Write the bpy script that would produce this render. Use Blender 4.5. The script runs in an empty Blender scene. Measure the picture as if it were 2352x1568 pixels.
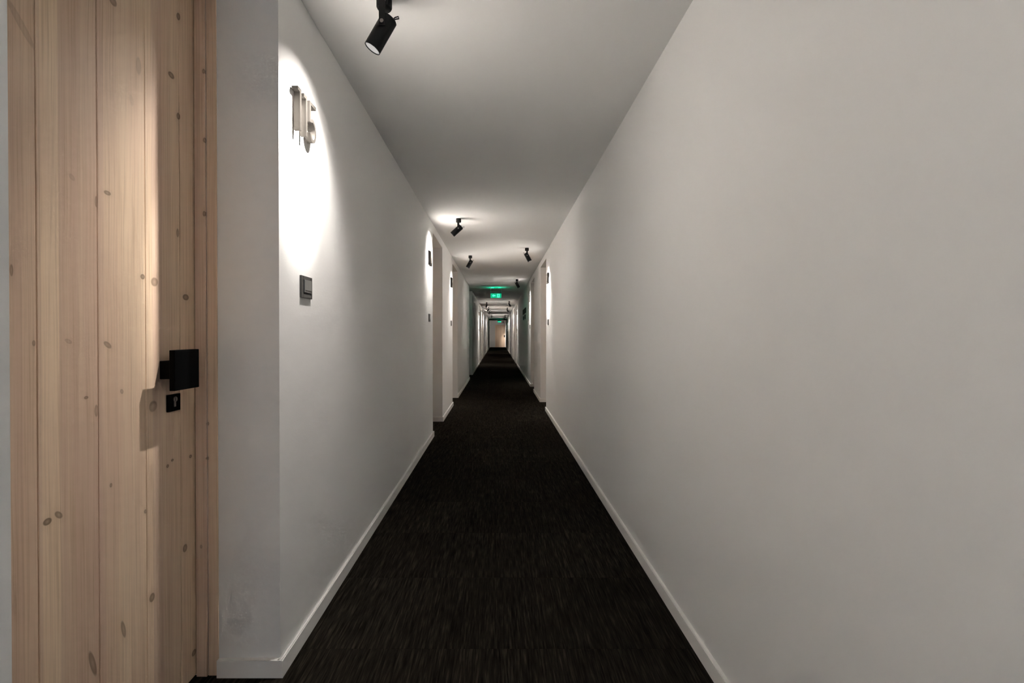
import bpy, bmesh, math, random
from mathutils import Vector, Matrix
R = math.radians
scene = bpy.context.scene
COL = scene.collection

# ------------------------------------------------------------------ camera, world, assumed daylight, exposure
F = 1045.0                                   # focal length in pixels of the 2352-wide frame (16 mm)
CAMH = 1.178
cam_d = bpy.data.cameras.new('camera')
cam_d.sensor_width = 36.0
cam_d.lens = F / 2352 * 36.0
cam_d.shift_x = 32.4 / 2352
cam_d.shift_y = -8.5 / 2352
cam_d.clip_start = 0.02
cam = bpy.data.objects.new('camera', cam_d)
cam.location = (0, 0, CAMH)
cam.rotation_euler = (R(90) - 7 / F, 0, 0)
COL.objects.link(cam)
scene.camera = cam

world = bpy.data.worlds.new('world')
scene.world = world
world.use_nodes = True
world.node_tree.nodes['Background'].inputs[0].default_value = (0.55, 0.68, 0.85, 1)
world.node_tree.nodes['Background'].inputs[1].default_value = 0.6

vs = scene.view_settings
vs.view_transform = 'Standard'
vs.look = 'None'
vs.exposure = 0.1
vs.gamma = 1.0
vs.use_curve_mapping = False
cy = scene.cycles
cy.max_bounces = 7
cy.diffuse_bounces = 6
cy.glossy_bounces = 2
cy.sample_clamp_indirect = 90.0
cy.caustics_reflective = False
cy.caustics_refractive = False
cy.use_denoising = True
cy.use_adaptive_sampling = True
cy.adaptive_threshold = 0.06
cy.adaptive_min_samples = 16

SPOT_CORE = 350.0          # W, narrow beam of one ceiling spotlight
SPOT_WIDE = 55.0          # W, its softer wide beam
SPOT_SPILL = 6.0         # W, faint spill up to the rim's cut-off
SPOT_COL = (1.0, 0.95, 0.89)
# added area light as assumed daylight, just inside an assumed window behind the camera
day = bpy.data.lights.new('assumed_daylight', 'AREA')
day.shape = 'RECTANGLE'
day.size, day.size_y = 0.9, 1.3
day.energy = 14.0
day.color = (0.78, 0.90, 1.0)
assumed_day_o = bpy.data.objects.new('assumed_daylight', day)
assumed_day_o.location = (0, -2.97, 1.55)
assumed_day_o.rotation_euler = (R(90), 0, 0)
COL.objects.link(assumed_day_o)

# ------------------------------------------------------------------ helpers
def bm_box(bm, x0, x1, y0, y1, z0, z1):
    v = [bm.verts.new(c) for c in ((x0,y0,z0),(x1,y0,z0),(x1,y1,z0),(x0,y1,z0),(x0,y0,z1),(x1,y0,z1),(x1,y1,z1),(x0,y1,z1))]
    for f in ((3,2,1,0),(4,5,6,7),(0,1,5,4),(1,2,6,5),(2,3,7,6),(3,0,4,7)):
        bm.faces.new([v[i] for i in f])
def box_bm(*a, bevel=0.0, seg=2):
    a = list(a)
    for i in (0, 2, 4):
        if a[i] > a[i+1]: a[i], a[i+1] = a[i+1], a[i]
    bm = bmesh.new(); bm_box(bm, *a)
    if bevel: bmesh.ops.bevel(bm, geom=bm.edges[:], offset=bevel, segments=seg, affect='EDGES', profile=0.5)
    return bm
def bm_rev(bm, prof, n=32, M=None):
    """lathe of (r, z) profile about Z"""
    rings = []
    for r, z in prof:
        if r < 1e-6:
            rings.append([bm.verts.new((0, 0, z))])
        else:
            rings.append([bm.verts.new((r*math.cos(2*math.pi*i/n), r*math.sin(2*math.pi*i/n), z)) for i in range(n)])
    for a, b in zip(rings, rings[1:]):
        for i in range(n):
            j = (i+1) % n
            if len(a) == 1 and len(b) == 1: continue
            if len(a) == 1: bm.faces.new((a[0], b[i], b[j]))
            elif len(b) == 1: bm.faces.new((a[i], b[0], a[j]))
            else: bm.faces.new((a[i], b[i], b[j], a[j]))
    if M is not None: bmesh.ops.transform(bm, matrix=M, verts=bm.verts)
def rev_bm(prof, n=32, M=None):
    bm = bmesh.new(); bm_rev(bm, prof, n, M); return bm
def tube_bm(pts, r, n=8):
    bm = bmesh.new(); rings = []
    pts = [Vector(p) for p in pts]
    for i, p in enumerate(pts):
        d = (pts[min(i+1, len(pts)-1)] - pts[max(i-1, 0)]).normalized()
        a = d.cross(Vector((0.31, 0.72, 0.2))).normalized(); b = d.cross(a)
        rings.append([bm.verts.new(p + (a*math.cos(2*math.pi*k/n) + b*math.sin(2*math.pi*k/n))*r) for k in range(n)])
    for A, B in zip(rings, rings[1:]):
        for k in range(n): bm.faces.new((A[k], A[(k+1)%n], B[(k+1)%n], B[k]))
    bm.faces.new(rings[0][::-1]); bm.faces.new(rings[-1])
    return bm
def mesh_of(name, bm, mat, smooth=False):
    bmesh.ops.recalc_face_normals(bm, faces=bm.faces)
    me = bpy.data.meshes.new(name); bm.to_mesh(me); bm.free()
    if mat: me.materials.append(mat)
    if smooth:
        for p in me.polygons: p.use_smooth = True
        try: me.set_sharp_from_angle(angle=R(35))
        except Exception: pass
    return me
def obj(name, bm_or_me, mat=None, parent=None, smooth=False):
    me = bm_or_me if isinstance(bm_or_me, bpy.types.Mesh) else mesh_of(name, bm_or_me, mat, smooth)
    o = bpy.data.objects.new(name, me); COL.objects.link(o)
    if parent: o.parent = parent
    return o
def tag(o, label=None, cat=None, group=None, kind=None):
    if label: o['label'] = label
    if cat: o['category'] = cat
    if group: o['group'] = group
    if kind: o['kind'] = kind
    return o
def empty(name, loc=(0, 0, 0), rz=0.0):
    o = bpy.data.objects.new(name, None); o.empty_display_size = 0.1
    o.location = loc; o.rotation_euler = (0, 0, rz); COL.objects.link(o); return o
def struct(name, bm, mat, label=None, parent=None):
    o = obj(name, bm, mat, parent)
    return tag(o, label, kind='structure' if parent is None else None)

# ------------------------------------------------------------------ materials
class NT:
    def __init__(s, name):
        s.m = bpy.data.materials.new(name); s.m.use_nodes = True
        s.t = s.m.node_tree; s.n = s.t.nodes; s.l = s.t.links
        s.b = s.n['Principled BSDF']
    def node(s, typ, **kw):
        x = s.n.new(typ)
        for k, v in kw.items():
            if k.startswith('in_'):
                key = k[3:]; key = int(key) if key.isdigit() else key
                if hasattr(v, 'is_output'): s.l.new(v, x.inputs[key])
                else: x.inputs[key].default_value = v
            else: setattr(x, k, v)
        return x
    def link(s, a, b): s.l.new(a, b)
    def diffuse(s, col, normal):
        d = s.n.new('ShaderNodeBsdfDiffuse'); s.l.new(col, d.inputs['Color']); s.l.new(normal, d.inputs['Normal'])
        s.l.new(d.outputs[0], s.n['Material Output'].inputs['Surface']); s.n.remove(s.b)
    def math(s, op, a, b=None, clamp=False):
        x = s.n.new('ShaderNodeMath'); x.operation = op; x.use_clamp = clamp
        for i, v in enumerate((a, b)):
            if v is None: continue
            if hasattr(v, 'is_output'): s.l.new(v, x.inputs[i])
            else: x.inputs[i].default_value = v
        return x.outputs[0]
    def mix(s, f, a, b, typ='MIX'):
        x = s.n.new('ShaderNodeMix'); x.data_type = 'RGBA'; x.blend_type = typ
        for i, v in ((0, f), (6, a), (7, b)):
            if hasattr(v, 'is_output'): s.l.new(v, x.inputs[i])
            else: x.inputs[i].default_value = v if i == 0 else (*v, 1)
        return x.outputs[2]
    def ramp(s, f, stops):
        x = s.n.new('ShaderNodeValToRGB'); s.l.new(f, x.inputs[0])
        el = x.color_ramp.elements
        while len(el) < len(stops): el.new(0.5)
        for e, (p, c) in zip(el, stops): e.position = p; e.color = (*c, 1)
        return x.outputs[0]

def paint(name, col, rough=0.6, bump=0.04, scale=140.0):
    k = NT(name)
    tc = k.node('ShaderNodeTexCoord').outputs['Object']
    n1 = k.node('ShaderNodeTexNoise', in_Vector=tc, in_Scale=scale, in_Detail=1.0)
    n2 = k.node('ShaderNodeTexNoise', in_Vector=tc, in_Scale=1.7, in_Detail=0.0)
    c = k.mix(k.math('MULTIPLY', n2.outputs[0], 0.5), col, tuple(x*0.965 for x in col))
    bp = k.node('ShaderNodeBump', in_Strength=bump, in_Distance=0.004, in_Height=n1.outputs[0])
    k.diffuse(c, bp.outputs[0])
    return k.m
M_WALL = paint('wall_paint', (0.775, 0.765, 0.752), bump=0.06)
M_CEIL = paint('ceiling_paint', (0.775, 0.765, 0.752), bump=0.03, scale=90)
M_BASE = paint('baseboard_paint', (0.82, 0.80, 0.775), rough=0.42, bump=0.01, scale=30)

def plain(name, col, rough=0.5, metal=0.0, spec=0.5, noise=0.12, scale=60.0):
    k = NT(name)
    tc = k.node('ShaderNodeTexCoord').outputs['Object']
    n = k.node('ShaderNodeTexNoise', in_Vector=tc, in_Scale=scale, in_Detail=3.0)
    c = k.mix(n.outputs[0], tuple(x*(1-noise) for x in col), tuple(min(1, x*(1+noise)) for x in col))
    k.link(c, k.b.inputs['Base Color'])
    k.b.inputs['Roughness'].default_value = rough
    k.b.inputs['Metallic'].default_value = metal
    k.b.inputs['Specular IOR Level'].default_value = spec
    return k.m
M_BLACK = plain('black_powder_coat', (0.008, 0.008, 0.008), rough=0.5, spec=0.25)
M_HANDLE = plain('matt_black_metal', (0.0022, 0.0022, 0.0023), rough=0.6, spec=0.04)
k = NT('brushed_steel')
n_ = k.node('ShaderNodeTexNoise', in_Vector=k.node('ShaderNodeTexCoord').outputs['Object'], in_Scale=260.0)
b_ = k.node('ShaderNodeBump', in_Strength=0.05, in_Distance=0.001, in_Height=n_.outputs[0])
k.diffuse(k.mix(n_.outputs[0], (0.036, 0.033, 0.030), (0.046, 0.042, 0.038)), b_.outputs[0])
M_STEEL = k.m
k = NT('dark_digit_face')
n_ = k.node('ShaderNodeTexNoise', in_Vector=k.node('ShaderNodeTexCoord').outputs['Object'], in_Scale=200.0)
b_ = k.node('ShaderNodeBump', in_Strength=0.03, in_Distance=0.001, in_Height=n_.outputs[0])
k.diffuse(k.mix(n_.outputs[0], (0.012, 0.011, 0.010), (0.016, 0.0145, 0.013)), b_.outputs[0])
M_DIGF = k.m
M_STEELD = plain('dull_steel', (0.28, 0.26, 0.24), rough=0.45, metal=0.8)
M_GRAPH = plain('graphite_plastic', (0.058, 0.055, 0.05), rough=0.42)
M_GREYP = plain('grey_plastic', (0.15, 0.148, 0.14), rough=0.28)
M_SLOT = plain('dark_slot', (0.01, 0.01, 0.01), rough=0.6)
M_WIRE = plain('steel_wire', (0.35, 0.36, 0.36), rough=0.4, metal=0.7)
M_SHADE = plain('painted_shade', (0.022, 0.021, 0.02), rough=0.6, spec=0.2)  # near-black colour standing in for shade of the unlit stretch
M_SIGN = plain('black_sign', (0.004, 0.004, 0.004), rough=0.7, spec=0.1)
M_GLASSF = plain('assumed_window_frame_white', (0.7, 0.7, 0.68), rough=0.4)

def emit(name, col, strength):
    k = NT(name)
    k.b.inputs['Base Color'].default_value = (*[c*0.4 for c in col], 1)
    k.b.inputs['Emission Color'].default_value = (*col, 1)
    k.b.inputs['Emission Strength'].default_value = strength
    return k.m
M_LENS = emit('lamp_lens', (1.0, 0.97, 0.93), 0.48)
M_LENS.node_tree.nodes['Principled BSDF'].inputs['Base Color'].default_value = (0.02, 0.02, 0.02, 1)
M_LENS.node_tree.nodes['Principled BSDF'].inputs['Specular IOR Level'].default_value = 0.0
M_GREEN = emit('exit_green', (0.0, 0.60, 0.29), 0.66)
M_GREENW = emit('exit_pictogram', (0.10, 1.0, 0.70), 0.95)
M_ADDGLOW = emit('exit_added_glow', (0.0, 0.60, 0.29), 110.0)  # added emitter to lift the green glow on the ceiling
M_HOUSE = plain('exit_housing', (0.10, 0.13, 0.12), rough=0.4)

k = NT('assumed_window_glass')
k.b.inputs['Base Color'].default_value = (0.9, 0.95, 1, 1)
k.b.inputs['Transmission Weight'].default_value = 1.0
k.b.inputs['Roughness'].default_value = 0.02
M_GLASS = k.m

def carpet():
    k = NT('charcoal_carpet')
    tc = k.node('ShaderNodeTexCoord').outputs['Object']
    rnd = k.node('ShaderNodeObjectInfo').outputs['Random']
    geo = k.node('ShaderNodeNewGeometry').outputs['Position']
    mp = k.node('ShaderNodeMapping', in_Vector=geo); mp.inputs['Scale'].default_value = (1.0, 0.055, 1.0)
    off = k.node('ShaderNodeVectorMath', operation='ADD'); k.link(mp.outputs[0], off.inputs[0])
    cmb = k.node('ShaderNodeCombineXYZ', in_X=rnd, in_Y=rnd); sc_ = k.node('ShaderNodeVectorMath', operation='SCALE'); k.link(cmb.outputs[0], sc_.inputs[0]); sc_.inputs['Scale'].default_value = 17.0
    k.link(sc_.outputs[0], off.inputs[1])
    n1 = k.node('ShaderNodeTexNoise', in_Vector=off.outputs[0], in_Scale=170.0, in_Detail=2.0, in_Roughness=0.6)
    n3 = k.node('ShaderNodeTexNoise', in_Vector=off.outputs[0], in_Scale=55.0, in_Detail=1.0)
    n2 = k.node('ShaderNodeTexNoise', in_Vector=geo, in_Scale=420.0, in_Detail=2.0)
    s = k.math('ADD', k.math('MULTIPLY', n1.outputs[0], 0.7), k.math('MULTIPLY', n3.outputs[0], 0.3))
    c = k.ramp(s, [(0.36, (0.0105, 0.0088, 0.0068)), (0.53, (0.0270, 0.0228, 0.0175)), (0.72, (0.072, 0.060, 0.046))])
    c2 = k.mix(k.math('MULTIPLY', rnd, 0.25), c, (0.006, 0.005, 0.004))
    c3 = k.mix(k.math('MULTIPLY', n2.outputs[0], 0.3), c2, (0.005, 0.0042, 0.0032))
    bp = k.node('ShaderNodeBump', in_Strength=0.5, in_Distance=0.003, in_Height=s)
    k.diffuse(c3, bp.outputs[0])
    return k.m
M_CARPET = carpet()
M_FLOOR = plain('carpet_backing', (0.004, 0.0036, 0.003), rough=0.95, spec=0.05)

KNOTS = [(1.237,2.080,0.0125,0.0118,0,0.80),(1.490,2.215,0.0081,0.0128,15,1.00),(1.456,2.005,0.0135,0.0097,0,1.00),(1.488,1.890,0.0081,0.0114,10,1.00),(1.324,1.957,0.0096,0.0252,0,0.35),(1.298,1.844,0.0077,0.0149,-10,0.20),(1.115,1.563,0.0091,0.0064,40,0.30),(0.998,1.856,0.0091,0.0475,-38,0.35),(1.216,1.556,0.0108,0.0058,0,0.80),(1.182,1.523,0.0038,0.0147,0,0.80),(0.975,1.316,0.0035,0.0131,0,0.80),(1.335,1.348,0.0082,0.0077,0,0.90),(1.381,1.338,0.0140,0.0132,-30,0.80),(1.519,1.303,0.0148,0.0102,0,1.00),(1.021,1.159,0.0038,0.0068,0,0.80),(1.103,1.162,0.0101,0.0053,25,0.45),(1.214,1.151,0.0068,0.0139,-55,0.70),(1.482,1.509,0.0060,0.0142,0,0.80),(1.150,1.019,0.0061,0.0039,0,0.90),(1.179,0.981,0.0058,0.0158,0,0.65),(1.259,1.021,0.0051,0.0072,-20,0.70),(1.373,0.962,0.0156,0.0171,30,0.55),(1.453,0.777,0.0058,0.0042,0,1.00),(1.432,0.764,0.0057,0.0055,0,1.00),(1.539,0.766,0.0066,0.0059,0,1.00),(1.222,0.773,0.0041,0.0059,0,0.90),(1.341,0.656,0.0050,0.0064,-20,0.90),(1.049,0.746,0.0102,0.0081,0,1.00),(1.076,0.751,0.0064,0.0124,-42,0.85),(1.510,0.468,0.0105,0.0130,0,0.90),(1.365,0.387,0.0104,0.0131,0,0.90),(1.260,0.359,0.0066,0.0266,-12,0.80),(1.164,0.333,0.0075,0.0381,-14,0.85),(1.552,0.089,0.0110,0.0105,0,0.90)]
FKNOTS = [(-1.005,2.077,0.0045,0.0085,0,0.8),(-1.003,1.843,0.0045,0.0085,0,0.85),(-1.005,1.592,0.0045,0.0095,0,0.85),(-0.998,0.872,0.0040,0.0065,0,0.8),(-0.999,0.753,0.0040,0.0060,0,0.8),(-1.020,0.45,0.004,0.007,0,0.6)]

def knot_group():
    g = bpy.data.node_groups.new('knot', 'ShaderNodeTree')
    for nm in ('U', 'V', 'CU', 'CV', 'RU', 'RV', 'Angle', 'Amount'):
        g.interface.new_socket(nm, in_out='INPUT', socket_type='NodeSocketFloat')
    g.interface.new_socket('Mask', in_out='OUTPUT', socket_type='NodeSocketFloat')
    N, L = g.nodes, g.links
    gi = N.new('NodeGroupInput'); go = N.new('NodeGroupOutput')
    def mt(op, a, b=None, clamp=False):
        x = N.new('ShaderNodeMath'); x.operation = op; x.use_clamp = clamp
        for i, v in enumerate((a, b)):
            if v is None: continue
            if hasattr(v, 'is_output'): L.new(v, x.inputs[i])
            else: x.inputs[i].default_value = v
        return x.outputs[0]
    I = gi.outputs
    du = mt('SUBTRACT', I['U'], I['CU']); dv = mt('SUBTRACT', I['V'], I['CV'])
    ca = mt('COSINE', I['Angle']); sa = mt('SINE', I['Angle'])
    a = mt('DIVIDE', mt('SUBTRACT', mt('MULTIPLY', du, ca), mt('MULTIPLY', dv, sa)), I['RU'])
    b = mt('DIVIDE', mt('ADD', mt('MULTIPLY', du, sa), mt('MULTIPLY', dv, ca)), I['RV'])
    d = mt('SQRT', mt('ADD', mt('MULTIPLY', a, a), mt('MULTIPLY', b, b)))
    body = mt('MULTIPLY', mt('SUBTRACT', 1.15, d), 3.2, True)
    rim = mt('ADD', 0.62, mt('MULTIPLY', d, 0.38), True)
    halo = mt('MULTIPLY', mt('SUBTRACT', 1.0, mt('DIVIDE', d, 2.6), True), 0.18)
    tu = mt('ABSOLUTE', mt('DIVIDE', du, mt('MULTIPLY', I['RU'], 0.22))); tv = mt('ABSOLUTE', mt('DIVIDE', dv, mt('MULTIPLY', I['RV'], 5.5)))
    tail = mt('MULTIPLY', mt('MULTIPLY', mt('SUBTRACT', 1.0, tu, True), mt('SUBTRACT', 1.0, tv, True)), 0.35)
    m = mt('MAXIMUM', mt('MAXIMUM', mt('MULTIPLY', body, rim), halo), tail)
    L.new(mt('MULTIPLY', m, I['Amount']), go.inputs[0])
    return g
KG = knot_group()

def pine(name, axis, knots, tint=(1.13, 1.13, 1.14), seed=0.0):
    """whitewashed pine, grain along Z; axis = the world axis ('X' or 'Y') across the grain on the visible face"""
    k = NT(name)
    geo = k.node('ShaderNodeNewGeometry').outputs['Position']
    sep = k.node('ShaderNodeSeparateXYZ', in_0=geo).outputs
    U = sep[0] if axis == 'X' else sep[1]
    V = sep[2]
    # gentle waviness of the grain
    w = k.node('ShaderNodeTexNoise', in_Vector=geo, in_Scale=1.6, in_Detail=2.0)
    Uw = k.math('ADD', U, k.math('MULTIPLY', k.math('SUBTRACT', w.outputs[0], 0.5), 0.018))
    def band(scale, zs, detail, off):
        c = k.node('ShaderNodeCombineXYZ', in_X=k.math('MULTIPLY', Uw, 1.0), in_Y=k.math('MULTIPLY', V, zs), in_Z=off + seed)
        return k.node('ShaderNodeTexNoise', in_Vector=c.outputs[0], in_Scale=scale, in_Detail=detail, in_Roughness=0.55).outputs[0]
    fine = band(230.0, 0.010, 2.0, 0.0)
    mid = band(46.0, 0.016, 1.0, 3.0)
    # glued staves about 3.5 cm wide, each its own tone
    st = k.node('ShaderNodeTexWhiteNoise', noise_dimensions='1D', in_W=k.math('FLOOR', k.math('MULTIPLY', k.math('ADD', U, 0.0035 + seed), 24.0)))
    big = band(7.0, 0.25, 1.0, 7.0)
    c = k.ramp(st.outputs[0], [(0.0, (0.60, 0.435, 0.335)), (0.30, (0.56, 0.405, 0.295)), (0.55, (0.68, 0.515, 0.365)), (0.80, (0.72, 0.555, 0.390)), (1.0, (0.62, 0.470, 0.325))])
    c = k.mix(1.0, c, tint, 'MULTIPLY')
    c = k.mix(k.math('MULTIPLY', k.math('SUBTRACT', big, 0.35, True), 1.2, True), c, (0.54*tint[0], 0.375*tint[1], 0.285*tint[2]))
    c = k.mix(k.math('MULTIPLY', k.math('SUBTRACT', mid, 0.42, True), 1.5, True), c, (0.68*tint[0], 0.54*tint[1], 0.39*tint[2]))
    c = k.mix(k.math('MULTIPLY', k.math('SUBTRACT', fine, 0.47, True), 2.2, True), c, (0.40*tint[0], 0.265*tint[1], 0.165*tint[2]))
    mask = None
    for (cu, cv, ru, rv, ang, am) in knots:
        g = k.node('ShaderNodeGroup'); g.node_tree = KG
        k.link(U, g.inputs[0]); k.link(V, g.inputs[1])
        for i, v in enumerate((cu, cv, ru, rv, R(ang), am)): g.inputs[i+2].default_value = v
        mask = g.outputs[0] if mask is None else k.math('MAXIMUM', mask, g.outputs[0])
    if mask is not None:
        c = k.mix(k.math('MULTIPLY', mask, 0.92, True), c, (0.145, 0.092, 0.055))
    k.link(c, k.b.inputs['Base Color'])
    k.b.inputs['Roughness'].default_value = 0.5
    k.b.inputs['Specular IOR Level'].default_value = 0.35
    bp = k.node('ShaderNodeBump', in_Strength=0.10, in_Distance=0.002, in_Height=fine)
    k.link(bp.outputs[0], k.b.inputs['Normal'])
    return k.m
M_PINEF = pine('pine_jamb', 'X', FKNOTS, tint=(1.22, 1.26, 1.32), seed=0.41)
M_PINE2 = pine('pine_leaf_plain', 'Y', [], seed=1.7)
M_PINE3 = pine('pine_end_leaf', 'X', [], seed=2.3)

# ------------------------------------------------------------------ the setting
DL, DR = 0.7535, 0.7466            # wall planes left / right of the camera
H = 2.458                          # ceiling height
HEAD = 2.355                       # head of the door niches
REC = 0.2115                       # plaster depth of a niche
LEAF = 0.288                       # door leaf behind the wall plane
OUT = 1.55
YB, YE = -3.0, 43.0
BH, BT = 0.062, 0.015              # baseboard

# (y0, y1, kind): niche doors and the side lobby
NL = [(0.702, 1.568, 'door'), (5.263, 6.18, 'door'), (7.556, 8.503, 'door'), (12.0, 13.35, 'lobby'), (18.3, 19.25, 'door'), (21.3, 22.25, 'door'), (22.85, 23.8, 'door'), (29.6, 30.55, 'door')]
NR = [(7.035, 7.969, 'door'), (9.366, 10.32, 'door'), (17.7, 18.65, 'door'), (20.35, 21.3, 'door'), (26.2, 27.15, 'door'), (29.5, 30.45, 'door'), (33.3, 34.25, 'door')]

def side_wall(name, s, d, niches, label):
    bm = bmesh.new()
    def bx(xa, xb, *r):
        a, b = sorted((s*xa, s*xb)); bm_box(bm, a, b, *r)
    y = YB
    runs = []
    for (y0, y1, kind) in niches:
        bx(d, OUT, y, y0, 0, H)
        runs.append((y, y0))
        if kind == 'door':
            bx(d, OUT, y0, y1, HEAD, H)
            bx(d + LEAF + 0.05, OUT, y0, y1, 0, HEAD)
        else:
            bx(OUT - 0.10, OUT, y0, y1, 0, H)
        y = y1
    bx(d, OUT, y, YE, 0, H); runs.append((y, YE))
    struct(name, bm, M_WALL, label)
    return runs
runs_l = side_wall('wall_left', -1, DL, NL, 'pale painted corridor wall with recessed door niches on the left')
runs_r = side_wall('wall_right', 1, DR, NR, 'long pale painted corridor wall on the right')
struct('wall_end', box_bm(-OUT, OUT, YE, YE + 0.15, 0, H), M_WALL, 'pale end wall around the far wooden door')
bm = bmesh.new()
bm_box(bm, -OUT, -0.45, YB - 0.2, YB, 0, H); bm_box(bm, 0.45, OUT, YB - 0.2, YB, 0, H)
bm_box(bm, -0.45, 0.45, YB - 0.2, YB, 0, 0.9); bm_box(bm, -0.45, 0.45, YB - 0.2, YB, 2.2, H)
struct('wall_back', bm, M_WALL, 'corridor end wall with the assumed window')
w = empty('assumed_window_1', (0, YB - 0.1, 0.9)); tag(w, 'assumed white framed window at the near end of the corridor', kind='structure')  # unseen window, added to go with the assumed daylight
for (a, b, z0, z1) in ((-0.45, -0.40, 0, 1.3), (0.40, 0.45, 0, 1.3), (-0.40, 0.40, 0, 0.05), (-0.40, 0.40, 1.25, 1.3)):
    obj('assumed_window_frame', box_bm(a, b, -0.03, 0.03, z0, z1, bevel=0.004), M_GLASSF, w)
obj('assumed_window_pane', box_bm(-0.40, 0.40, -0.006, 0.006, 0.05, 1.25), M_GLASS, w)

struct('ceiling', box_bm(-OUT, OUT, YB - 0.2, YE + 0.15, H, H + 0.1), M_CEIL, 'plain pale plaster ceiling of the corridor')
floor = struct('floor', box_bm(-OUT, OUT, YB - 0.2, YE + 0.15, -0.1, -0.006), M_FLOOR, 'dark charcoal carpet tiles with fine streaks')

# carpet tiles, 50 cm, laid in three columns down the corridor
TS = 0.5
def tile_mesh(x0, x1, key, cache={}):
    kk = (round(x1 - x0, 3),)
    if kk not in cache:
        g = 0.0002
        bm = box_bm(g, (x1 - x0) - g, g, TS - g, -0.0065, 0.0)
        top = [e for e in bm.edges if all(v.co.z > -1e-6 for v in e.verts)]
        bmesh.ops.bevel(bm, geom=top, offset=0.0006, segments=1, affect='EDGES')
        cache[kk] = mesh_of('carpet_tile', bm, M_CARPET)
    return cache[kk]
cols = [(-0.75 + 0.5*i, -0.25 + 0.5*i) for i in range(3)]
y = 0.2
row = 0
while y < 22.0:
    for (a, b) in cols:
        o = obj('carpet_tile', tile_mesh(a, b, 0), None, floor); o.location = (a, y, 0)
    y += TS; row += 1
ytiles = y
def carpet_strip(x0, x1, y0, y1):
    o = obj('carpet_strip', box_bm(x0, x1, y0, y1, -0.0065, 0.0), M_CARPET, floor)
    o['kind'] = 'stuff'
carpet_strip(-0.75, 0.75, ytiles, YE); carpet_strip(-0.75, 0.75, YB, 0.2)
carpet_strip(-1.46, -0.75, YB, YE) ; carpet_strip(0.75, 1.3, YB, YE)

# baseboards: every straight run and the little returns into the niches
def base_run(name, s, d, y0, y1, e0, e1):
    """e0/e1: board wraps the corner at that end"""
    a0 = y0 - (BT if e0 else 0); a1 = y1 + (BT if e1 else 0)
    bm = bmesh.new()
    def bx(xa, xb, *r):
        a, b = sorted((s*xa, s*xb)); bm_box(bm, a, b, *r)
    bx(d - BT, d, a0, a1, 0.0, BH)
    if e0: bx(d, d + REC, a0, y0, 0.0, BH)
    if e1: bx(d, d + REC, y1, a1, 0.0, BH)
    bmesh.ops.remove_doubles(bm, verts=bm.verts, dist=1e-5)
    top = [e for e in bm.edges if all(v.co.z > BH - 1e-5 for v in e.verts)]
    bmesh.ops.bevel(bm, geom=top, offset=0.003, segments=2, affect='EDGES')
    struct(name, bm, M_BASE, 'low painted skirting board along the corridor wall')
for name, s, d, runs in (('baseboard_left', -1, DL, runs_l), ('baseboard_right', 1, DR, runs_r)):
    for i, (a, b) in enumerate(runs):
        base_run(name, s, d, a, b, i > 0, i < len(runs) - 1)
struct('baseboard_end', box_bm(-DL, -0.33, YE - BT, YE, 0, BH, bevel=0.002), M_BASE, 'low painted skirting board beside the far door')

# dark bands put in for the shade of the unlit stretch far down
bm = bmesh.new()
bm_box(bm, -DL, -DL + 0.045, 37.4, 37.7, 0, H); bm_box(bm, DR - 0.045, DR, 37.4, 37.7, 0, H); bm_box(bm, -DL + 0.045, DR - 0.045, 37.4, 37.7, H - 0.09, H)
struct('shade_band_1', bm, M_SHADE, 'dark bands standing in for shade at the far end of the corridor')

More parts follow.
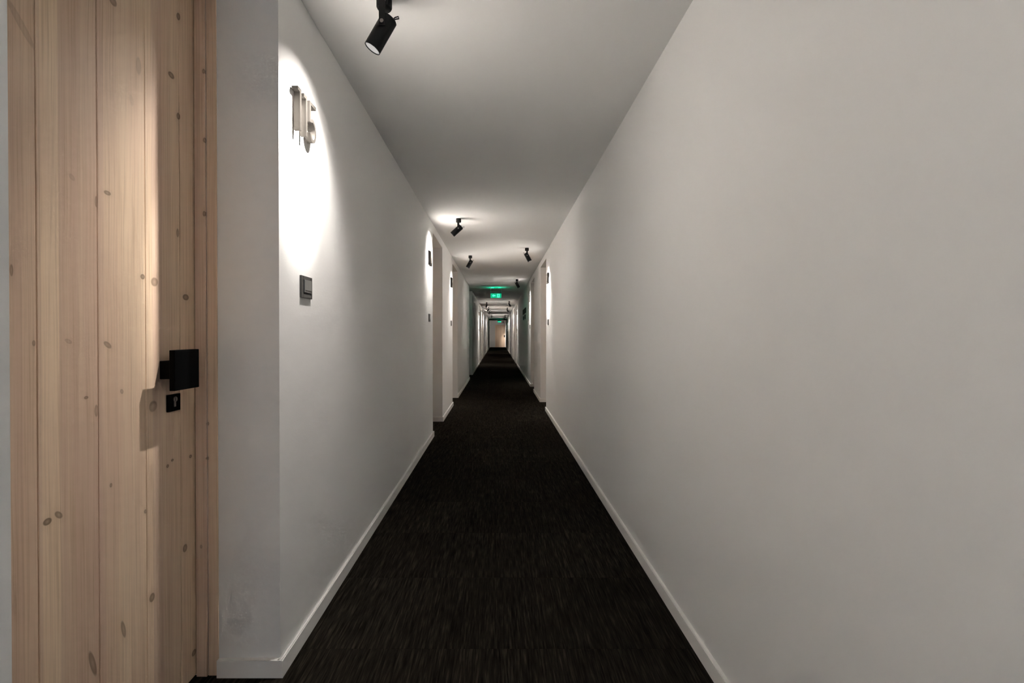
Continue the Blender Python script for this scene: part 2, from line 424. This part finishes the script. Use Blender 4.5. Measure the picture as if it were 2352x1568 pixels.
# ------------------------------------------------------------------ doors
def plank_edges(y0, y1, first):
    """plank joints between y0 and y1"""
    return [y0] + [v for v in first if y0 + 0.03 < v < y1 - 0.02] + [y1]
def make_door(n, s, d, y0, y1, joints, lock_far, mat, label, full=True):
    """door in a niche of side s; leaf between y0 and y1; lock_far: handle near y1"""
    root = empty('door_%d' % n, (s*(d + LEAF), (y0 + y1)/2, 0)); tag(root, label, kind='structure')
    rx, ry = s*(d + LEAF), (y0 + y1)/2
    def X(u): return s*(d + u) - rx
    ed = plank_edges(y0, y1, joints)
    for a, b in zip(ed, ed[1:]):
        bm = box_bm(X(LEAF), X(LEAF + 0.045), a - ry + 0.0006, b - ry - 0.0006, 0.006, HEAD - 0.02, bevel=0.0022, seg=2)
        pm = mat or pine('pine_plank', 'Y', [q for q in KNOTS if a - 0.01 < q[0] < b + 0.01])
        obj('plank', bm, pm, root)
    if full:
        bm = box_bm(X(LEAF + 0.020), X(LEAF + 0.049), y0 - ry, y1 - ry, 0.004, HEAD - 0.018)
        obj('backing_panel', bm, M_PINE2, root)
    # pine frame lining the niche behind the plaster, facing into the niche
    fr0, fr1, t = REC, LEAF - 0.003, 0.0035
    for (ya, yb) in ((y0, y0 + t), (y1 - t, y1)):
        st = fr0 + 0.035
        jb = obj('door_jamb', box_bm(X(fr0), X(st), ya - ry, yb - ry, 0.0, HEAD, bevel=0.0008, seg=1), M_PINEF, root)
        inner = (ya - 0.0, ya + 0.009) if ya == y0 else (yb - 0.009, yb)
        obj('door_stop', box_bm(X(st + 0.002), X(fr1 + 0.0), inner[0] - ry, inner[1] - ry, 0.0, HEAD, bevel=0.0015), M_PINEF, jb)
    obj('head_jamb', box_bm(X(fr0), X(fr1), y0 - ry, y1 - ry, HEAD - 0.012, HEAD, bevel=0.001), M_PINEF, root)
    # handle and lock
    def hy(v): return (v if lock_far else (y0 + y1) - v) - ry
    off = 0.0 if n == 1 else (y1 - 1.568)
    if not lock_far: off = -(0.0) + (y1 - 1.568)
    def q(v): return hy(v + off)
    h = empty('handle', (0, 0, 0)); h.parent = root
    obj('handle_plate', box_bm(X(0.220), X(0.237), q(1.370), q(1.482), 1.008, 1.1315, bevel=0.0015), M_HANDLE, h)
    obj('handle_stem', box_bm(X(0.236), X(LEAF), q(1.400), q(1.452), 1.041, 1.097, bevel=0.001), M_HANDLE, h)
    lk = obj('lock_plate', box_bm(X(LEAF - 0.007), X(LEAF), q(1.427), q(1.4815), 0.934, 0.988, bevel=0.001), M_HANDLE, root)
    bm = bmesh.new()
    Mx = Matrix.Translation((X(LEAF - 0.0085), q(1.4545), 0.972)) @ Matrix.Rotation(R(90), 4, 'Y')
    bm_rev(bm, [(0, -0.002), (0.0075, -0.002), (0.0085, 0.0), (0.0085, 0.002), (0, 0.002)], 20, Mx)
    bm2 = box_bm(X(LEAF - 0.0095), X(LEAF - 0.0065), q(1.4505), q(1.4585), 0.948, 0.968, bevel=0.0012)
    me = bpy.data.meshes.new('t'); bm2.to_mesh(me); bm2.free(); bm.from_mesh(me); bpy.data.meshes.remove(me)
    cyl = obj('lock_cylinder', bm, M_STEELD, lk, smooth=True)
    obj('keyhole', box_bm(X(LEAF - 0.0112), X(LEAF - 0.0102), q(1.4535), q(1.4555), 0.966, 0.978), M_SLOT, root)
    return root
J1 = [0.717, 0.872, 1.028, 1.185, 1.346, 1.4917]
make_door(1, -1, DL, 0.702, 1.568, J1, True, None, 'pale knotty pine plank door with square black handle in the nearest left niche')
DOORS = [
 (2, -1, DL, 5.263, 6.18, False, 'plank door in the second niche on the left'),
 (3, -1, DL, 7.556, 8.503, False, 'plank door in the third niche on the left'),
 (4, 1, DR, 7.035, 7.969, False, 'plank door in the nearest niche on the right'),
 (5, 1, DR, 9.366, 10.32, True, 'plank door in the second niche on the right')]
for (n, s, d, a, b, lf, lab) in DOORS:
    make_door(n, s, d, a, b, [a + 0.155*i for i in range(1, 6)], lf, M_PINE2, lab, full=False)
n = 6
for s, d, L in ((-1, DL, NL[4:]), (1, DR, NR[2:])):
    for (a, b, kd) in L:
        o = struct('door_%d' % n, box_bm(s*(d + LEAF), s*(d + LEAF + 0.045), a, b, 0.004, HEAD), M_PINE2, 'pine door hidden deep in a far niche')
        n += 1
# far end door
root = empty('door_%d' % n, (0.215, YE, 0)); tag(root, 'pale pine door closing the far end of the corridor', kind='structure')
for i in range(6):
    a = -0.465 + i*0.155
    obj('plank', box_bm(a + 0.0008, a + 0.1542, -0.035, -0.004, 0.006, 2.10, bevel=0.002), M_PINE3, root)
for (a, b, z0, z1) in ((-0.525, -0.467, 0, 2.16), (0.467, 0.525, 0, 2.16), (-0.467, 0.467, 2.102, 2.16)):
    obj('door_frame', box_bm(a, b, -0.045, -0.002, z0, z1, bevel=0.002), M_BASE, root)
h = empty('handle'); h.parent = root
obj('handle_plate', box_bm(0.345, 0.455, -0.105, -0.09, 1.01, 1.13, bevel=0.0015), M_HANDLE, h)
obj('handle_stem', box_bm(0.375, 0.425, -0.09, -0.035, 1.04, 1.10, bevel=0.001), M_HANDLE, h)
obj('lock_plate', box_bm(0.373, 0.427, -0.042, -0.035, 0.935, 0.989, bevel=0.001), M_HANDLE, root)

# ------------------------------------------------------------------ room numbers
def ribbon_bm(path, w, t0, t1, closed=False):
    """flat polyline in (u, v) swept with square section, depth t0..t1"""
    P = [Vector(p) for p in path]; n = len(P)
    Lf, Rt = [], []
    for i in range(n):
        dirs = []
        if i > 0: dirs.append((P[i] - P[i-1]).normalized())
        if i < n-1: dirs.append((P[i+1] - P[i]).normalized())
        if len(dirs) == 1: nn = Vector((-dirs[0].y, dirs[0].x)); sc_ = 1
        else:
            n1 = Vector((-dirs[0].y, dirs[0].x)); n2 = Vector((-dirs[1].y, dirs[1].x))
            nn = (n1 + n2).normalized(); sc_ = 1 / max(0.35, nn.dot(n1))
        Lf.append(P[i] + nn*w/2*sc_); Rt.append(P[i] - nn*w/2*sc_)
    bm = bmesh.new()
    g = [[bm.verts.new((t, p.x, p.y)) for p in S] for S in (Lf, Rt) for t in (t0, t1)]   # L0 L1 R0 R1
    L0, L1, R0, R1 = g
    for i in range(n-1):
        bm.faces.new((L1[i], L1[i+1], R1[i+1], R1[i])); bm.faces.new((R0[i], R0[i+1], L0[i+1], L0[i]))
        bm.faces.new((L0[i], L0[i+1], L1[i+1], L1[i])); bm.faces.new((R1[i], R1[i+1], R0[i+1], R0[i]))
    bm.faces.new((L0[0], L1[0], R1[0], R0[0])); bm.faces.new((R0[-1], R1[-1], L1[-1], L0[-1]))
    return bm
def arc(cx, cy_, rx, ry, a0, a1, n=22):
    return [(cx + rx*math.cos(R(a0 + (a1-a0)*i/n)), cy_ + ry*math.sin(R(a0 + (a1-a0)*i/n))) for i in range(n+1)]
SW = 0.0125
HH = 0.152
def digit_path(ch):
    q = SW/2
    if ch == '1': return [(0.0, HH - q), (0.024, HH - q), (0.024, 0.0)], 0.031
    if ch == '2': return arc(0.030, HH - 0.036, 0.030 - q, 0.036 - q, 165, -35, 18) + [(q*1.2, q), (0.062, q)], 0.064
    if ch == '3': return [(0.004, HH - q), (0.055, HH - q), (0.026, 0.092)] + arc(0.028, 0.046, 0.030 - q*0.5, 0.046 - q, 88, -160, 22), 0.062
    if ch == '4': return [(0.062, 0.034), (q, 0.034), (0.044, HH), (0.044, 0.0)], 0.066
    if ch == '5': return [(0.060, HH - q), (q, HH - q), (q, 0.078)] + arc(0.0315, 0.046, 0.0315 - q, 0.046 - q, 118, -160, 24), 0.066
    if ch == '7': return [(0.0, HH - q), (0.055, HH - q), (0.020, 0.0)], 0.060
    if ch == '0': return arc(0.032, HH/2, 0.032 - q, HH/2 - q, 90, -269.9, 32), 0.066
def room_number(text, s, d, yc, zb, label):
    """extruded metal digits standing off the wall"""
    root = empty('room_number', (s*d, yc, zb)); tag(root, label, 'sign', 'metal room numbers beside the doors')
    paths = [digit_path(c) for c in text]
    gap = 0.021
    tot = sum(p[1] for p in paths) + gap*(len(paths) - 1)
    u = -tot/2
    for p, wd in paths:
        bm = ribbon_bm([(a + u, b) for a, b in p], SW, 0.004, 0.027)
        # depth towards the corridor (-s), reading direction: +Y on the left wall, -Y on the right wall
        for v in bm.verts:
            v.co = Vector((-s*v.co.x, (1 if s < 0 else -1)*v.co.y, v.co.z))
        dg = obj('digit', bm, M_STEEL, root, smooth=True)
        dg.data.materials.append(M_DIGF)
        for f in dg.data.polygons:
            if abs(f.normal.x) > 0.9 and abs(f.center.x) > 0.02: f.material_index = 1
        u += wd + gap
    return root
room_number('115', -1, DL, 1.7435, 1.931, 'metal room number 115 in the bright pool beside the nearest pine door')
room_number('114', -1, DL, 4.965, 1.931, 'metal room number before the second niche on the left wall')
room_number('113', -1, DL, 7.26, 1.931, 'metal room number before the third niche on the left wall')
room_number('122', 1, DR, 6.69, 1.931, 'metal room number before the nearest niche on the right wall')
room_number('121', 1, DR, 10.50, 1.931, 'metal room number past the second niche on the right wall')
room_number('112', -1, DL, 18.02, 1.931, 'metal room number on the left wall beyond the green exit sign')
room_number('120', 1, DR, 17.42, 1.931, 'metal room number on the right wall beyond the green exit sign')

# ------------------------------------------------------------------ key card switches
def card_switch(s, d, y, z, label):
    root = empty('card_switch', (s*d, y, z)); tag(root, label, 'switch', 'key card switches beside the doors')
    hw, hh = 0.0495, 0.0425
    def bx(xa, xb, ya, yb, za, zb, **k): return box_bm(-s*xa, -s*xb, ya, yb, za, zb, **k)
    fr = bmesh.new()
    for (ya, yb, za, zb) in ((-hw, -hw + 0.016, -hh, hh), (hw - 0.010, hw, -hh, hh), (-hw + 0.016, hw - 0.010, -hh, -hh + 0.015), (-hw + 0.016, hw - 0.010, hh - 0.014, hh)):
        b2 = bx(0.0, 0.0085, ya, yb, za, zb, bevel=0.0012); me = bpy.data.meshes.new('t'); b2.to_mesh(me); b2.free(); fr.from_mesh(me); bpy.data.meshes.remove(me)
    obj('frame', fr, M_GRAPH, root)
    obj('back_plate', bx(0.0, 0.003, -hw + 0.002, hw - 0.002, -hh + 0.002, hh - 0.002), M_SLOT, root)
    obj('card_holder', bx(0.003, 0.0115, -hw + 0.021, hw - 0.0115, -hh + 0.021, hh - 0.0145, bevel=0.0014), M_GREYP, root)
    obj('card_slot', bx(0.0117, 0.0122, -hw + 0.027, hw - 0.018, -hh + 0.028, -hh + 0.0305), M_SLOT, root)
    obj('indicator', bx(0.0085, 0.0092, hw - 0.020, hw - 0.015, hh - 0.011, hh - 0.006), M_SLOT, root)
card_switch(-1, DL, 1.779, 1.3625, 'graphite key card switch below room number 115')
card_switch(-1, DL, 4.985, 1.3625, 'dark key card switch before the second niche on the left wall')
card_switch(-1, DL, 7.31, 1.3625, 'dark key card switch before the third niche on the left wall')
card_switch(1, DR, 6.715, 1.3625, 'dark key card switch before the nearest niche on the right wall')
card_switch(1, DR, 10.53, 1.3625, 'dark key card switch past the second niche on the right wall')
card_switch(-1, DL, 18.05, 1.3625, 'tiny dark key card switch on the left wall beyond the exit sign')
card_switch(1, DR, 17.46, 1.3625, 'tiny dark key card switch on the right wall beyond the exit sign')

# ------------------------------------------------------------------ ceiling spotlights
def spotlight(x, y, aim, label, tilt=30.0, cast=1.0, yaw=0.0):
    """aim -1: at the left wall, +1: at the right wall; built aiming towards -X then turned"""
    root = empty('ceiling_spotlight', (x, y, H), R(180) * (aim > 0) + R(yaw)); tag(root, label, 'spotlight', 'black ceiling spotlights')
    obj('ceiling_base', rev_bm([(0, 0.0), (0.029, 0.0), (0.029, -0.036), (0.0265, -0.041), (0, -0.041)], 28), M_BLACK, root, True)
    # side arm down to the pivot, on the side towards the camera
    sgn = -1 if aim < 0 else 1
    ya, yb = sgn*0.0375, sgn*0.0335
    bm = box_bm(-0.0115, 0.0115, ya, yb, -0.128, -0.030, bevel=0.0012)
    b2 = box_bm(-0.0115, 0.0115, min(ya, sgn*0.012), max(ya, sgn*0.012), -0.034, -0.026, bevel=0.001)
    me = bpy.data.meshes.new('t'); b2.to_mesh(me); b2.free(); bm.from_mesh(me); bpy.data.meshes.remove(me)
    obj('arm', bm, M_BLACK, root)
    piv = Vector((0, 0, -0.113))
    Rt = Matrix.Translation(piv) @ Matrix.Rotation(R(tilt), 4, 'Y')       # local -Z = beam, tilting towards -X
    r, top, bot = 0.0315, 0.040, -0.092
    body = obj('lamp_body', rev_bm([(0, top), (r - 0.004, top), (r, top - 0.004), (r, bot), (r - 0.0025, bot), (r - 0.0025, bot + 0.0045), (0, bot + 0.0045)], 40, Rt), M_BLACK, root, True)
    obj('lens', rev_bm([(0, bot + 0.0030), (r - 0.0030, bot + 0.0030), (r - 0.0030, bot + 0.0040), (0, bot + 0.0040)], 32, Rt), M_LENS, body)
    Ms = Matrix.Translation((0, ya, -0.113)) @ Matrix.Rotation(R(90), 4, 'X')
    obj('pivot_screw', rev_bm([(0, -0.004), (0.006, -0.004), (0.007, -0.001), (0.007, 0.004), (0, 0.004)], 16, Ms), M_STEELD, root, True)
    P = [Rt @ Vector(p) for p in ((0.012, 0, top - 0.002), (0.014, 0.004, top + 0.016), (0.022, 0.006, top + 0.026), (0.030, 0.002, top + 0.018), (0.022, -0.004, top + 0.006), (0.020, -0.004, top - 0.003))]
    obj('cable_loop', tube_bm(P, 0.0022), M_BLACK, body, True)
    fin = [Rt @ Vector(p) for p in ((-0.006, 0, top - 0.002), (-0.006, 0, top + 0.006))]
    obj('rear_boss', tube_bm(fin, 0.008, 14), M_BLACK, body, True)
    if y > 15: cast *= 0.9
    for nm, e, size, blend in (('beam', SPOT_CORE, 47, 1.0), ('cone', SPOT_WIDE, 88, 1.0), ('spill', SPOT_SPILL, 108, 0.5)):
        l = bpy.data.lights.new('spot_' + nm, 'SPOT'); l.energy = e*cast; l.color = SPOT_COL
        l.spot_size = R(size); l.spot_blend = blend; l.shadow_soft_size = 0.010
        lo = bpy.data.objects.new('spot_' + nm, l); COL.objects.link(lo); lo.parent = root
        lo.matrix_local = Rt @ Matrix.Translation((0, 0, bot - 0.001)) @ Matrix.Rotation(R((9 if tilt < 35 else 0) if nm == 'beam' else 0), 4, 'Y')
    return root
spotlight(-0.432, 1.738, -1, 'large black spotlight at the top aimed at room number 115', 30, cast=1.12)
spotlight(-0.434, 5.03, -1, 'black spotlight on the left lighting the second niche', 48, cast=1.2)
spotlight(-0.447, 7.38, -1, 'black spotlight on the left lighting the third niche', 30)
spotlight(0.429, 6.73, 1, 'black spotlight on the right lighting the nearest right niche', 28)
spotlight(0.440, 10.50, 1, 'black spotlight on the right just before the green exit sign', 28)
spotlight(-0.445, 18.05, -1, 'small black spotlight on the left first beyond the exit sign', 16)
spotlight(0.437, 17.45, 1, 'small black spotlight on the right first beyond the exit sign', 26)
spotlight(-0.430, 21.15, -1, 'tiny black spotlight on the left second beyond the exit sign', 40)
spotlight(0.450, 21.6, 1, 'tiny black spotlight on the right second beyond the exit sign', 28)
spotlight(-0.43, 24.0, -1, 'tiny black spotlight on the left third beyond the exit sign', 42)
spotlight(-0.41, 29.3, -1, 'tiny far black spotlight on the left nearest the far door', 34)
spotlight(0.46, 29.2, 1, 'tiny far black spotlight on the right third beyond the exit sign', 28)
spotlight(0.46, 33.0, 1, 'tiny far black spotlight on the right fourth beyond the exit sign', 24)
spotlight(0.46, 41.4, 1, 'tiny far black spotlight lighting the far pine door', 40, cast=0.8, yaw=70)
# assumed fixture behind the camera, out of view, added to brighten the near walls
spotlight(-0.434, -0.75, -1, 'assumed black spotlight on the left behind the viewpoint', 30, cast=1.4)

# ------------------------------------------------------------------ exit signs
def exit_sign(x, y, label, added_glow=1.0):
    root = empty('exit_sign', (x, y, H)); tag(root, label, 'exit sign', 'hanging green exit signs')
    zt, zb, hw = -0.160, -0.283, 0.150
    obj('ceiling_canopy', rev_bm([(0, 0), (0.060, 0), (0.060, -0.012), (0.045, -0.022), (0, -0.022)], 28), M_HOUSE, root, True)
    for sx in (-1, 1):
        obj('suspension_wire', tube_bm([(sx*(hw - 0.008), 0, 0), (sx*(hw - 0.008), 0, zt + 0.01)], 0.0028), M_WIRE, root)
    hs = obj('housing', box_bm(-hw, hw, -0.018, 0.018, zt - 0.002, zt + 0.022, bevel=0.003), M_HOUSE, root)
    obj('added_glow_strip', box_bm(-hw + 0.02, hw - 0.02, -0.006, 0.006, zt + 0.0222, zt + 0.0310), M_ADDGLOW, hs)  # added upward emitter, out of view, casting green onto the ceiling
    for fy in (-1, 1):
        obj('housing_lip', box_bm(-hw, hw, fy*0.0145, fy*0.018, zt + 0.018, zt + 0.036, bevel=0.001), M_HOUSE, hs)  # lips added to screen that emitter from the camera
    pn = obj('panel', box_bm(-hw + 0.004, hw - 0.004, -0.006, 0.006, zb, zt - 0.002, bevel=0.001), M_GREEN, root)
    zc = (zt + zb)/2
    for f in (-1, 1):
        yy = (f*0.0062, f*0.0072)
        # white doorway with the running figure left out of it, and the arrow
        bm = bmesh.new()
        def poly(pts):
            a = [bm.verts.new((px, yy[0], pz)) for px, pz in pts]; b = [bm.verts.new((px, yy[1], pz)) for px, pz in pts]
            bm.faces.new(a); bm.faces.new(b[::-1])
            for i in range(len(pts)): bm.faces.new((a[i], a[(i+1) % len(pts)], b[(i+1) % len(pts)], b[i]))
        poly([(-0.108, zc), (-0.062, zc + 0.040), (-0.062, zc + 0.018), (-0.012, zc + 0.018), (-0.012, zc - 0.018), (-0.062, zc - 0.018), (-0.062, zc - 0.040)])
        obj('arrow', bm, M_GREENW, pn)
        bm = bmesh.new()
        poly([(0.030, zc - 0.050), (0.100, zc - 0.050), (0.100, zc + 0.050), (0.030, zc + 0.050)])
        obj('doorway_pictogram', bm, M_GREENW, pn)
        yy = (f*0.0073, f*0.0080)
        bm = bmesh.new()
        poly([(0.066 + 0.009*math.cos(i*math.pi/5), zc + 0.034 + 0.009*math.sin(i*math.pi/5)) for i in range(10)])
        poly([(0.058, zc + 0.022), (0.078, zc + 0.022), (0.074, zc - 0.008), (0.090, zc - 0.030), (0.082, zc - 0.036), (0.064, zc - 0.012), (0.050, zc - 0.046), (0.042, zc - 0.042), (0.056, zc - 0.006)])
        poly([(0.058, zc + 0.020), (0.044, zc + 0.004), (0.040, zc + 0.010), (0.056, zc + 0.026)])
        obj('running_figure', bm, M_GREEN, pn)
    return root
exit_sign(-0.052, 12.34, 'glowing green exit sign hanging across the middle of the corridor')
exit_sign(0.12, 37.0, 'tiny green exit sign hanging in front of the far pine door')

# ------------------------------------------------------------------ black wayfinding sign on the right wall
root = empty('wayfinding_sign', (DR, 12.8, 1.60)); tag(root, 'black lettered direction sign on the right wall below the exit sign', 'sign')
obj('sign_panel', box_bm(-0.012, 0, -0.70, 0.70, 0.165, 0.305, bevel=0.002), M_SIGN, root)
obj('sign_bar', box_bm(-0.012, 0, -0.50, -0.28, 0.005, 0.125, bevel=0.002), M_SIGN, root)
obj('sign_bar', box_bm(-0.012, 0, 0.26, 0.46, 0.005, 0.110, bevel=0.002), M_SIGN, root)
